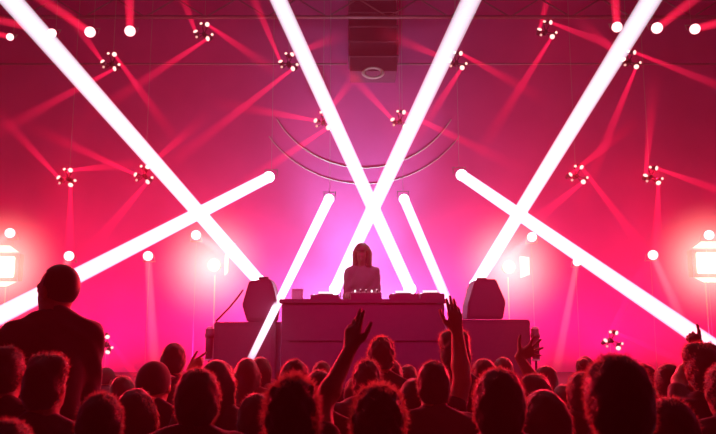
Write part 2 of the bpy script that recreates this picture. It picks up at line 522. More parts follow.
def build_person(height=1.72, hs=1.0, yaw=0.0, pitch=0.0, lean=0.0, arms=None, hair='short', hair_mat='hair_dark', hair_w=0.0,
                 skin='skin_a', shirt='black', trousers='denim', sleeve='short', strands_n=350, detail=0.010, broad=1.0, hood=False):
    """a standing person facing +y, feet at the origin; returns the body object with clothing and hair as children.
    arms: {side: dict(T=wrist target, pole=..., d=finger dir, palm=..., thumb=..., curl=...)}; side -1 is the person's left (-x)"""
    arms = arms or {}
    z = height / 1.72
    b = broad
    body_s = min(max(z, 0.9), 1.12)
    L = lambda x, y, zz: V3(x * b, y + lean * max(0, zz - 0.95), zz * z)
    sh = {s: L(0.182 * s, -0.005, 1.395) for s in (-1, 1)}
    neck0, neck1 = L(0, -0.012, 1.42), L(0, 0.008, 1.53)
    hc = L(0, 0.022, 1.722) - V3(0, 0, 0.118 * hs)
    R = rot_m(yaw, pitch)
    H = lambda x, y, zz: hc + R @ (V3(x, y, zz) * hs)
    # arms
    elbow, wrist, hnd = {}, {}, {}
    for s in (-1, 1):
        a = arms.get(s)
        if a is None:
            T = L(0.205 * s, 0.10 + 0.02 * s, 0.86); pole = V3(0.4 * s, -1, 0)
            elbow[s], wrist[s] = ik(sh[s], T, 0.295 * body_s, 0.255 * body_s, pole)
            hnd[s] = dict(d=wrist[s] - elbow[s] + V3(0, 0, -0.1), palm=V3(-s, 0, 0), thumb=V3(0, 1, 0), curl=(0.35, 0.38, 0.42, 0.45), spread=0.08, tspread=0.5)
        else:
            T = np.array(a['T'], float); pole = np.array(a.get('pole', (0.6 * s, -0.4, -1)), float)
            elbow[s], wrist[s] = ik(sh[s], T, 0.295 * body_s * a.get('L', 1.0), 0.255 * body_s * a.get('L', 1.0), pole)
            hnd[s] = dict(d=np.array(a.get('d', wrist[s] - elbow[s]), float), palm=np.array(a.get('palm', (0, 1, 0)), float),
                          thumb=np.array(a.get('thumb', (-s, 0, 0)), float), curl=a.get('curl', (0.2, 0.2, 0.25, 0.3)),
                          spread=a.get('spread', 0.25), tspread=a.get('tspread', 0.9), tcurl=a.get('tcurl', 0.2))
            if a.get('s'): hnd[s]['s'] = a['s']
    pts = [V3(0, 0, 0), hc, hc + V3(0.12, 0.14, 0.16), hc - V3(0.12, 0.14, 0.16), L(-0.24, -0.16, 0.9), L(0.24, 0.2, 0.9), V3(0.2, 0.2, 0)]
    bx, by, bz = [(hc[0] - 0.10, hc[0] + 0.10, detail)], [(hc[1] - 0.125, hc[1] + 0.145, detail)], [(hc[2] - 0.15, hc[2] + 0.13, detail)]
    for s in (-1, 1):
        d = hnd[s]['d'] / np.linalg.norm(hnd[s]['d'])
        tip = wrist[s] + d * 0.20
        pts += [elbow[s], wrist[s], tip]
        st = 0.0055 if s in arms else 0.0085
        lo = np.minimum(wrist[s], tip) - 0.055; hi = np.maximum(wrist[s], tip) + 0.055
        bx.append((lo[0], hi[0], st)); by.append((lo[1], hi[1], st)); bz.append((lo[2], hi[2], st))
    lo = np.min(pts, 0) - 0.09; hi = np.max(pts, 0) + 0.09
    lo[2] = -0.03
    Fd = Field(axis(lo[0], hi[0], 0.019, bx), axis(lo[1], hi[1], 0.019, by), axis(lo[2], hi[2], 0.021, bz))

    def torso(f, g=0.0):
        f.ell(L(0, 0.0, 0.93), (0.168 * b + g, 0.118 + g, 0.14 * z + g), 0.05, 0.09)
        f.ell(L(0, -0.005, 1.09), (0.142 * b + g, 0.102 + g, 0.17 * z + g), 0.05, 0.09)
        f.ell(L(0, 0.0, 1.27), (0.165 * b + g, 0.118 + g, 0.185 * z + g), 0.05, 0.09)
        f.cone(L(-0.15, -0.01, 1.392), L(0.15, -0.01, 1.392), 0.058 + g, 0.058 + g, 0.05, 0.09)
        for s in (-1, 1):
            f.cone(L(0.02 * s, -0.018, 1.485), L(0.15 * s, -0.012, 1.41), 0.040 + g, 0.046 + g, 0.05, 0.09)

    def legs(f, g=0.0, cut=0.0):
        for s in (-1, 1):
            f.cone(L(0.088 * s, 0.0, 0.90), L(0.095 * s, 0.012, 0.49), 0.086 + g, 0.056 + g, 0.03, 0.08)
            f.cone(L(0.095 * s, 0.012, 0.49), L(0.105 * s, -0.012, 0.09 + cut), 0.054 + g, 0.038 + g * 1.4, 0.02, 0.08)
            f.ell(L(0.1 * s, -0.022, 0.36), (0.05 + g, 0.055 + g, 0.12), 0.04, 0.08)
    torso(Fd); legs(Fd)
    for s in (-1, 1):
        Fd.cone(L(0.105 * s, -0.035, 0.045), L(0.13 * s, 0.15, 0.030), 0.042, 0.030, 0.03)
        ft = arms[s].get('fat', 1.0) if s in arms else 1.0
        Fd.cone(sh[s], elbow[s], 0.053 * ft, 0.040 * ft, 0.03)
        mid = elbow[s] + (wrist[s] - elbow[s]) * 0.3
        Fd.cone(elbow[s], mid, 0.038 * ft, 0.041 * ft, 0.02)
        Fd.cone(mid, wrist[s], 0.041 * ft, 0.0265 * ft, 0.02)
        add_hand(Fd, wrist[s], **hnd[s])
    Fd.cone(neck0, neck1, 0.062, 0.055, 0.035)
    Fd.cone(neck1, H(0, -0.012, -0.055), 0.054, 0.058, 0.02)
    # head
    Fd.ell(H(0, -0.012, 0.022), np.array((0.074, 0.094, 0.094)) * hs, 0.02, R=R)
    Fd.ell(H(0, 0.022, -0.035), np.array((0.060, 0.072, 0.078)) * hs, 0.03, R=R)
    Fd.ell(H(0, 0.055, -0.088), np.array((0.032, 0.030, 0.026)) * hs, 0.03, R=R)
    Fd.cone(H(0, 0.088, 0.012), H(0, 0.108, -0.026), 0.010 * hs, 0.0145 * hs, 0.012, 0.03)
    Fd.ell(H(0, 0.088, -0.056), np.array((0.024, 0.011, 0.006)) * hs, 0.012, 0.03, R=R)
    Fd.ell(H(0, 0.090, -0.066), np.array((0.020, 0.010, 0.006)) * hs, 0.010, 0.03, R=R)
    for s in (-1, 1):
        Fd.ell(H(0.030 * s, 0.094, 0.004), np.array((0.017, 0.013, 0.011)) * hs, 0.012, 0.03, R=R, op='sub')
        Fd.ell(H(0.030 * s, 0.080, 0.003), np.array((0.013, 0.012, 0.010)) * hs, 0.004, 0.03, R=R)
        Fd.cone(H(0.014 * s, 0.082, 0.024), H(0.044 * s, 0.068, 0.024), 0.010 * hs, 0.010 * hs, 0.02, 0.03)
        Fd.ell(H(0.078 * s, -0.004, -0.008), np.array((0.010, 0.021, 0.032)) * hs, 0.008, 0.03, R=R)
    P, Q = Fd.net()
    body = link('person', np_mesh(P, Q, 'person_body'), M[skin])

    def child(name, f, mat, strand=None, tips=None):
        p, q = f.net()
        tr = None
        if strand:
            v, sq, stt = strands(p, q, **strand)
            n0 = len(p)
            p = np.concatenate([p, v]); q = np.concatenate([q, sq + n0]); tr = stt + n0
        me = np_mesh(p, q, name + '_mesh', tr)
        o = link(name, me, mat, body)
        if strand and tips is not None:
            me.materials.append(tips)
            mi = np.ones(len(me.polygons), dtype=np.int32); mi[:len(q) - len(sq)] = 0
            me.polygons.foreach_set('material_index', mi)
        return o
    # shirt
    pz = [L(-0.3, -0.2, 0.86), L(0.3, 0.22, 1.6)] + [elbow[s] for s in (-1, 1)] + ([wrist[s] for s in (-1, 1)] if sleeve == 'long' else [])
    lo = np.min(pz, 0) - 0.08; hi = np.max(pz, 0) + 0.08
    f = Field(axis(lo[0], hi[0], 0.017), axis(lo[1], hi[1], 0.017), axis(lo[2], hi[2], 0.017))
    torso(f, 0.012)
    for s in (-1, 1):
        if sleeve == 'long':
            f.cone(sh[s], elbow[s], 0.068, 0.054, 0.03)
            f.cone(elbow[s], elbow[s] + (wrist[s] - elbow[s]) * 0.93, 0.055, 0.041, 0.02)
        else:
            f.cone(sh[s], sh[s] + (elbow[s] - sh[s]) * 0.62, 0.068, 0.062, 0.03)
    X, Y, Zg = f.ax
    wr = 0.006 * np.sin(X[:, None, None] * 38 + Zg[None, None, :] * 31 + 3 * np.sin(Y[None, :, None] * 20 + Zg[None, None, :] * 9))
    f.F += wr
    f.F = np.maximum(f.F, (0.90 * z - Zg)[None, None, :])
    if hood:
        f.ell(L(0, -0.07, 1.47), (0.13, 0.07, 0.07), 0.04)
    child('shirt' if not hood else 'hooded_top', f, CLOTH[shirt])
    # trousers
    f = Field(axis(-0.30, 0.30, 0.019), axis(-0.2, 0.2, 0.019), axis(-0.02, 1.1 * z, 0.023))
    f.ell(L(0, 0.0, 0.93), (0.176 * b, 0.126, 0.13 * z), 0.05, 0.09)
    legs(f, 0.011, 0.02)
    f.F = np.maximum(f.F, (f.ax[2] - 0.99 * z)[None, None, :])
    child('trousers', f, CLOTH[trousers])
    # hair
    if hair:
        ext = {'long': 0.40, 'bob': 0.24}.get(hair, 0.12)
        g = hair_w
        lo = hc - np.array((0.16, 0.17, 0.12 + ext)) - g; hi = hc + np.array((0.16, 0.16, 0.17)) + g
        f = Field(axis(lo[0], hi[0], detail), axis(lo[1], hi[1], detail), axis(lo[2], hi[2], detail))
        sd = random.uniform(0, 6)
        nz = lumps(70, 0.004, sd)
        st = dict(count=strands_n, length=0.019, droop=0.15)
        top = 0.0
        if hair == 'bushy':
            nz = lumps(75, 0.009, sd); st = dict(count=int(strands_n * 1.6), length=0.030, droop=0.05, spread=1.0)
        if hair == 'flat':
            st = dict(count=strands_n, length=0.024, droop=-0.6, spread=0.4)
        if hair == 'shaved':
            st = None; nz = None; g = -0.006
        if hair == 'cap':
            st = None; nz = None; g = 0.004
        f.ell(H(0, -0.016, 0.026), (np.array((0.084, 0.102, 0.104)) * hs + g), 0.02, 0.08, R=R, noise=nz)
        if hair not in ('cap', 'shaved'):
            f.ell(H(0, -0.045, -0.03), (np.array((0.078, 0.070, 0.085)) * hs + g * 0.9), 0.03, 0.08, R=R, noise=nz)
        if hair == 'flat':
            f.cone(H(-0.035, 0.01, 0.085), H(0.035, 0.01, 0.085), 0.055 * hs, 0.055 * hs, 0.03)
        # keep the face clear
        Xg, Yg, Zg = f.ax[0][:, None, None] - hc[0], f.ax[1][None, :, None] - hc[1], f.ax[2][None, None, :] - hc[2]
        ly = R[0][1] * Xg + R[1][1] * Yg + R[2][1] * Zg
        lz = R[0][2] * Xg + R[1][2] * Yg + R[2][2] * Zg
        face = np.minimum(ly - 0.028 * hs, 0.058 * hs - lz + (ly - 0.028) * 0.3)
        if hair == 'shaved':
            face = np.minimum(ly - 0.005 * hs, 0.088 * hs - lz)
        if hair != 'cap':
            f.F = np.maximum(f.F, face)
            f.F = np.maximum(f.F, -(lz + (0.085 if hair not in ('shaved',) else 0.05) * hs) + (0.0 if hair not in ('long', 'bob') else -0.02))
        else:
            f.F = np.maximum(f.F, -(lz + 0.03))
            f.ell(H(0, 0.115, 0.026), (0.072, 0.070, 0.010), 0.015, 0.05, R=R)
        if hair == 'bun':
            f.ell(H(-0.05, -0.085, 0.075), (0.046, 0.046, 0.044), 0.012, 0.05, noise=lumps(90, 0.004, sd))
        if hair in ('long', 'bob'):
            dn = 0.34 if hair == 'long' else 0.17
            f.cone(H(0, -0.055, 0.0), H(0, -0.055, 0) + V3(0, -0.035, -dn), 0.082 + g, 0.072 + g, 0.04)
            for s in (-1, 1):
                f.cone(H(0.062 * s, -0.02, 0.0), H(0.074 * s, -0.01, 0) + V3(0, -0.01, -dn * 0.85), 0.034 + g, 0.030 + g, 0.05)
            st['droop'] = 1.4; st['length'] = 0.035; st['count'] = int(strands_n * 1.3)
        name = 'cap' if hair == 'cap' else 'hair'
        child(name, f, CLOTH['charcoal'] if hair == 'cap' else M[hair_mat], st, M[hair_mat + '_tips'])
    return body


# ------------------------------------------------------------------ the hall
def struct(name, bm, mat, bevel=0.0):
    o = link(name, bm_done(bm, name, bevel=bevel), mat)
    o['kind'] = 'structure'
    return o


BACK = 12.2
bm = bmesh.new(); add_box(bm, (-8.2, -3.2, -0.2), (8.2, BACK + 0.3, 0.0)); struct('floor', bm, M['floor'])
bm = bmesh.new(); add_box(bm, (-8.2, BACK, 0.0), (8.2, BACK + 0.3, 8.2)); struct('wall_back', bm, M['wall'])
bm = bmesh.new(); add_box(bm, (-8.2, -3.2, 0.0), (-8.0, BACK, 8.2)); struct('wall_left', bm, M['wall'])
bm = bmesh.new(); add_box(bm, (8.0, -3.2, 0.0), (8.2, BACK, 8.2)); struct('wall_right', bm, M['wall'])
bm = bmesh.new(); add_box(bm, (-8.2, -3.2, 8.2), (8.2, BACK + 0.3, 8.4)); struct('ceiling', bm, M['black'])
STZ = 1.05
bm = bmesh.new(); add_box(bm, (-7.9, 7.75, 0.0), (7.9, BACK - 0.01, STZ)); struct('stage_floor', bm, M['stage'])
CEIL = 8.2

# --- structures on the back wall: column, pipes, ring, big arc
def on_wall(px, py, Y=BACK - 0.35): return at(px, py, Y)

c0, c1 = on_wall(350, 76), on_wall(396, 76)
bm = bmesh.new(); add_box(bm, (c0.x, BACK - 0.6, c0.z), (c1.x, BACK, CEIL))
for k in range(5):
    zz = c0.z + 0.25 + k * 0.27
    add_box(bm, (c0.x - 0.03, BACK - 0.64, zz), (c1.x + 0.03, BACK, zz + 0.03))
o = struct('column_back', bm, M['black'])

t = empty('lighting_truss', (0, BACK - 0.72, on_wall(358, 26).z))
tag(t, 'grey lighting truss of two horizontal pipes high across the back wall', 'truss')
z1, z2 = on_wall(358, 26).z - t.location.z, on_wall(358, 8).z - t.location.z
for zz in (z1, z2):
    tube_obj('chord', (-7.9, 0, zz), (7.9, 0, zz), 0.032, M['truss'], t)
n = 30
for i in range(n):
    xa = -7.9 + 15.8 * i / n; xb = -7.9 + 15.8 * (i + 1) / n
    za, zb = (z1, z2) if i % 2 == 0 else (z2, z1)
    tube_obj('brace', (xa, 0, za), (xb, 0, zb), 0.014, M['truss'], t, 6)
for xh in (-6.2, -3.0, 3.0, 6.2):
    tube_obj('hanging_cable', (xh, 0, z2), (xh, 0, CEIL - t.location.z), 0.006, M['dark_metal'], t, 6)
t = empty('batten_pipe', (0, BACK - 0.25, on_wall(358, 62).z))
tag(t, 'thin horizontal pipe on the back wall below the truss', 'pipe')
tube_obj('pipe', (-7.9, 0, 0), (-0.2, 0, 0), 0.018, M['truss'], t)
tube_obj('pipe', (0.65, 0, 0), (7.9, 0, 0), 0.018, M['truss'], t)


def ring_mesh(R, r, a0=0, a1=2 * math.pi, n=64, m=8, squash=1.0):
    vs, fs = [], []
    closed = abs(a1 - a0 - 2 * math.pi) < 1e-6
    for i in range(n + (0 if closed else 1)):
        a = a0 + (a1 - a0) * i / n
        for j in range(m):
            b_ = 2 * math.pi * j / m
            rr = R + r * math.cos(b_)
            vs.append((rr * math.cos(a), r * math.sin(b_), rr * math.sin(a) * squash))
    N = n if closed else n
    tot = n if closed else n + 1
    for i in range(N):
        for j in range(m):
            i2 = (i + 1) % tot
            fs.append((i * m + j, i2 * m + j, i2 * m + (j + 1) % m, i * m + (j + 1) % m))
    return mesh_from(vs, fs, 'ring', True)


p = on_wall(373, 73, BACK - 0.75)
o = link('hanging_ring', ring_mesh(9.5 * mpp(p), 0.035, squash=0.55), M['pale_metal'])
o.location = p
tag(o, 'small pale oval ring hanging at the foot of the dark central column', 'ring')
p = on_wall(364, 70, BACK - 0.012)
o = link('wall_arc', ring_mesh(100 * mpp(p), 0.010, math.pi * 1.17, math.pi * 1.83), M['pale_metal'])
o.location = p
tag(o, 'large faint curved rail on the back wall above the crossing beams', 'rail')
o2 = link('wall_arc', ring_mesh(116 * mpp(p), 0.008, math.pi * 1.20, math.pi * 1.80), M['pale_metal'])
o2.location = p
tag(o2, 'outer, thinner curved rail on the back wall below the large arc', 'rail')

# ------------------------------------------------------------------ light shafts
_shaft_mesh = {}


def shaft_mesh(spread):
    if spread not in _shaft_mesh:
        n = 28
        vs = [(math.cos(2 * math.pi * i / n), math.sin(2 * math.pi * i / n), 0) for i in range(n)]
        vs += [(spread * x, spread * y, 1) for x, y, _ in vs]
        fs = [tuple(range(n))[::-1], tuple(range(n, 2 * n))] + [(i, (i + 1) % n, n + (i + 1) % n, n + i) for i in range(n)]
        _shaft_mesh[spread] = mesh_from(vs, fs, 'light_shaft')
    return _shaft_mesh[spread]


def shaft(parent, a, b, r, spread, mat, name='light_shaft'):
    """a, b in world space"""
    me = shaft_mesh(spread)
    me = me.copy(); me.materials.clear(); me.materials.append(mat)
    o = link(name, me, mat, parent)
    off = parent.location if parent.parent is None else parent.location + parent.parent.location
    d = b - a
    o.location = a - off
    o.rotation_mode = 'QUATERNION'
    o.rotation_quaternion = Vector((0, 0, 1)).rotation_difference(d.normalized())
    o.scale = (r, r, d.length)
    return o


def aim(d):
    return Vector((0, 0, 1)).rotation_difference(d.normalized())


def moving_head(name, label, cat, p, d, lens_r, lens_mat, group, support='hang', head_mat=None):
    d = d.normalized() * 0.35 + (CAM - p).normalized()
    """a moving head lamp; p = lens centre, d = the way it points. Root stands at the foot of its support"""
    d = d.normalized()
    body_c = p - d * (lens_r * 2.2)
    if support == 'hang':
        base = Vector((body_c.x, body_c.y + 0.05, CEIL))
    else:
        base = Vector((body_c.x, body_c.y + 0.05, STZ))
    root = empty(name, base)
    tag(root, label, cat, group)
    T = lambda w: w - base
    q = aim(d)
    bm = bmesh.new()
    add_tube(bm, (0, 0, -lens_r * 1.2), (0, 0, lens_r * 1.5), lens_r * 0.55, lens_r * 0.95, 16)
    add_tube(bm, (0, 0, lens_r * 1.5), (0, 0, lens_r * 2.05), lens_r * 1.0, lens_r * 1.0, 16)
    for v in bm.verts: v.co = q @ v.co + T(body_c)
    link('lamp_housing', bm_done(bm, 'lamp_housing', True), M['black'], root)
    bm = bmesh.new()
    add_ball(bm, (0, 0, 0), lens_r, 16, 10, (1, 1, 0.5))
    for v in bm.verts: v.co = q @ v.co + T(p)
    link('lens', bm_done(bm, 'lens', True), lens_mat, root)
    # yoke
    sgn = 1 if support == 'hang' else -1
    bm = bmesh.new()
    w = lens_r * 1.12
    c = T(body_c)
    yb = c + Vector((0, 0.06, sgn * lens_r * 1.3))
    for s in (-1, 1):
        add_tube(bm, c + Vector((s * w, 0, 0)), yb + Vector((s * w, 0, 0)), 0.007, seg=8)
    add_tube(bm, yb + Vector((-w * 1.1, 0, 0)), yb + Vector((w * 1.1, 0, 0)), 0.008, seg=8)
    link('yoke', bm_done(bm, 'yoke', True), M['pale_metal'], root)
    if abs(yb.z) > 0.05:
        tube_obj('hanging_pole' if support == 'hang' else 'stand_pole', (yb.x, yb.y, yb.z), (yb.x, yb.y, 0), 0.003, M['pale_metal'], root, 8)
    if support != 'hang':
        bm = bmesh.new(); add_tube(bm, (0, -0.05, 0), (0, -0.05, 0.03), 0.16, 0.14, 20)
        link('foot_plate', bm_done(bm, 'foot_plate'), M['dark_metal'], root)
    return root


# --- the eight wide white beams
WHITE = [
    # lens px, py, Y, far px, py, Y, width px at the lens, at the far end, support, label
    (259, 281, 9.2, -50, -69, 5.2, 11.5, 22, 'stand', 'floor lamp behind the cabled wedge speaker, long white beam rising to the picture corner'),
    (410, 289, 10.2, 265, -30, 7.4, 11.5, 16.5, 'stand', 'floor lamp beside the DJ, under the far turntable, its white beam crossing behind the head'),
    (335, 289, 10.2, 486, -32, 7.0, 11.0, 19.5, 'stand', 'floor lamp close behind the DJ shoulder, white beam leaning over the far turntable'),
    (475, 285, 9.2, 676, -41, 5.8, 11.0, 20, 'stand', 'floor lamp behind the wedge speaker nearest the spread open hand, beam rising steeply'),
    (269, 177, 10.6, -40, 336, 6.6, 10.5, 18.5, 'hang', 'hanging lamp whose white beam slopes down behind the standing man with outstretched arm'),
    (461.5, 175, 10.6, 760, 379, 6.8, 10.5, 18, 'hang', 'hanging lamp whose white beam slopes down to the raised fingertip at the picture edge'),
    (329, 199, 10.8, 250, 360, 7.4, 9.5, 7.0, 'hang', 'hanging lamp whose short white beam drops past the booth corner with the small box'),
    (404, 199, 10.8, 452, 312, 9.3, 9.5, 9.5, 'hang', 'hanging lamp whose short white beam drops behind the booth end near the raised palm'),
]
for (ax, ay, aY, bx_, by_, bY, wa, wb, sup, lab) in WHITE:
    a, b_ = at(ax, ay, aY), at(bx_, by_, bY)
    ra, rb = wa / 2 * mpp(a) * 1.06, wb / 2 * mpp(b_) * 1.06
    ext = 1.0 if wb < 10 else 1.5                       # the shaft runs on past the picture edge
    b_ = a + (b_ - a) * ext; rb = ra + (rb - ra) * ext
    spread = round(rb / ra, 2)
    m = mat_shaft('white_glow_shaft', (1.0, 0.82, 1.0) if sup == 'stand' else (1.0, 0.74, 0.98), 0.95 / ra, spread, 0.30 if sup == 'stand' else 0.12, False) if not (sup == 'hang' and wb < 12) else \
        mat_shaft('white_glow_shaft', (1.0, 0.74, 0.98), 1.0 / ra, spread, 0.35, False)
    root = moving_head('moving_head_spotlight', lab, 'stage light', a, b_ - a, ra * 1.02, M['lens_white'], 'spotlights with wide white beams', sup)
    shaft(root, a, b_, ra, spread, m)

# --- round moving heads with a single pink shaft
HEADS = [
    # px, py, Y, radius px, shaft to px, py, shaft width, label
    (90, 32, 11.0, 5.4, 25, -12, 'round red lamp under the ceiling with a thick beam rising behind the corner white beam'),
    (130, 31, 11.0, 5.4, 129, -30, 'round red lamp under the ceiling with its beam straight up, nearest the corner white beam'),
    (52, 33, 11.0, 4.4, -25, 14, 'round red lamp half hidden beside the white beam in the corner'),
    (10, 37, 11.0, 3.6, -40, 24, 'faint red lamp in the upper corner below the white beam'),
    (617, 27, 11.0, 5.2, 613, -30, 'round red lamp with a straight upward beam beside the steep white beam'),
    (657, 28, 11.0, 5.6, 706, -10, 'round red lamp just outside the steep white beam, its shaft rising outward'),
    (695, 29, 11.0, 5.2, 745, 16, 'round red lamp nearest the upper picture edge with a flat sideways shaft'),
    (10, 233, 11.0, 5.0, -30, 262, 'round pink lamp above the glaring blinder behind the outstretched arm'),
    (69, 256, 11.0, 5.0, 54, 300, 'round pink lamp just above the head of the man with outstretched arm'),
    (148, 256, 11.0, 5.0, 156, 385, 'round pink lamp with its shaft falling straight beside the standing man'),
    (196, 235, 11.0, 5.0, 238, 262, 'round pink lamp beneath the crossing of two white beams near a blinder'),
    (532, 237, 11.0, 5.0, 498, 268, 'round pink lamp above the blinder beside the purple wedge speaker'),
    (577, 262, 11.0, 4.2, 556, 372, 'round lamp hidden behind the sloping white beam, shaft falling over the crowd'),
    (653, 255, 11.0, 5.0, 697, 355, 'round pink lamp with its shaft falling towards the raised fingertip'),
    (709, 235, 11.0, 5.0, 760, 250, 'round pink lamp above the blinder at the far picture edge'),
]
for (px, py, Y, rp, ex, ey, lab) in HEADS:
    a = at(px, py, Y)
    b_ = at(ex, ey, Y - 0.8)
    r = rp * mpp(a)
    low = py > 200
    root = moving_head('moving_head_spotlight', lab, 'stage light', a, (b_ - a).normalized() * 0.6 + Vector((0, -0.8, 0)), r, M['lens'], 'round red stage lamps', 'stand' if low else 'hang')
    sp_ = 1.5
    m = mat_shaft('pink_glow_shaft', (1.0, 0.16, 0.18) if low else (1.0, 0.012, 0.06), (0.60 if low else 0.95) / r, sp_, 0.55 if low else 0.3)
    shaft(root, a, b_, r * 0.85, sp_, m)

# --- clusters of six small lamps with thin red beams
CL = [
    # cx, cy, list of beam ends (one for each of the three bright lamps: outer, upper, lower), label
    (203, 32, [(180, -10), (262, 62), (120, 96)], 'cluster of six red lamps high up between the first two white beams, nearest the ceiling'),
    (110, 62, [(74, 22), (160, 118), (20, 120)], 'cluster of six red lamps just inside the corner white beam'),
    (288, 62, [(246, -20), (330, 40), (195, 145)], 'cluster of six red lamps touching the steep white beam above the DJ'),
    (66, 178, [(12, 128), (125, 165), (69, 280)], 'cluster of six red lamps above the head of the man with outstretched arm'),
    (143, 175, [(60, 140), (190, 130), (100, 238)], 'cluster of six red lamps under the long corner white beam'),
    (323, 121, [(245, 108), (352, 80), (255, 176)], 'cluster of six red lamps half behind the white beam over the DJ'),
    (400, 120, [(352, 76), (486, 152), (378, 190)], 'cluster of six red lamps between the two crossing white beams'),
    (457, 61, [(400, 40), (520, 86), (424, 126)], 'cluster of six red lamps half behind the bluish white beam'),
    (547, 30, [(552, -18), (618, 48), (500, 120)], 'cluster of six red lamps near the ceiling between bluish and steep white beams'),
    (631, 60, [(590, 30), (735, 92), (596, 165)], 'cluster of six red lamps just outside the steep white beam, below the round lamps'),
    (578, 175, [(618, 136), (640, 244), (538, 218)], 'cluster of six red lamps just above the white beam sloping down to the fingertip'),
    (653, 176, [(652, 105), (735, 196), (656, 262)], 'cluster of six red lamps high over the raised fingertip at the picture edge'),
    (613, 341, [(645, 265), (700, 368), (608, 385)], 'cluster of six lamps low down behind the largest dark head'),
    (103, 345, [(80, 300), (152, 398), (100, 395)], 'cluster of six lamps low down beside the arm of the standing man'),
]
LAMPS = [((-7.5, -0.5), 2.9, 0), ((4.0, -8.0), 2.8, 1), ((5.0, 7.0), 3.0, 2), ((-6.2, 5.2), 1.6, 3), ((-2.2, -9.0), 1.8, 3), ((9.2, 2.6), 1.7, 3)]


def cluster(cx, cy, ends, lab, Y=11.0):
    c = at(cx, cy, Y)
    k = mpp(c)
    low = cy > 300
    base = Vector((c.x, c.y + 0.12, STZ if low else CEIL))
    root = empty('cluster_spotlight', base)
    tag(root, lab, 'stage light', 'clusters of small red lamps')
    T = lambda w: w - base
    tube_obj('stand_pole' if low else 'hanging_pole', T(c) + Vector((0, 0.12, 0)), (0, 0, 0), 0.003, M['pale_metal'], root, 8)
    bm = bmesh.new()
    add_tube(bm, T(c) + Vector((0, 0.05, 0)), T(c) + Vector((0, 0.16, 0)), 0.03, 0.04, 16)
    for (dx, dy), r, which in LAMPS:
        add_tube(bm, T(c) + Vector((0, 0.09, 0)), T(c) + Vector((dx * k * 0.8, 0.07, -dy * k * 0.8)), 0.007, seg=6)
    link('hub', bm_done(bm, 'hub', True), M['dark_metal'], root)
    for (dx, dy), r, which in LAMPS:
        w = c + Vector((dx * k, 0, -dy * k))
        rr = r * k
        lamp = empty('lamp', T(w)); lamp.parent = root
        if which < 3:
            e = at(*ends[which], Y - 0.12)
            d = ((e - w).normalized() * 0.7 + Vector((0, -0.7, 0))).normalized()
        else:
            d = Vector((dx * 0.04, -1, -dy * 0.04)).normalized()
        q = aim(d)
        bm = bmesh.new()
        add_tube(bm, (0, 0, -rr * 2.0), (0, 0, 0), rr * 0.6, rr * 0.92, 12)
        for v in bm.verts: v.co = q @ v.co
        link('lamp_housing', bm_done(bm, 'lamp_housing', True), M['black'], lamp)
        bm = bmesh.new(); add_ball(bm, (0, 0, 0), rr * 0.86, 12, 8, (1, 1, 0.6))
        for v in bm.verts: v.co = q @ v.co
        link('lens', bm_done(bm, 'lens', True), M['lens_red'] if which < 3 else (M['lens_dim'] if r < 1.65 else M['lens_small']), lamp)
        if which < 3:
            shaft(lamp, w, w + (e - w) * 1.55, rr * 0.55, SPREAD, shaft_red_for(rr))


_red = {}


def shaft_red_for(rr):
    key = round(rr, 3)
    if key not in _red:
        _red[key] = mat_shaft('red_glow_shaft', (1.0, 0.006, 0.06), 2.0 / rr, SPREAD, 1.1)
    return _red[key]


PLANES = [11.55, 10.0, 11.0, 10.9, 11.75, 11.9, 11.45, 10.55, 11.8, 10.2, 11.3, 10.75, 10.3, 10.4]
for args, pl in zip(CL, PLANES):
    cluster(*args, Y=pl)

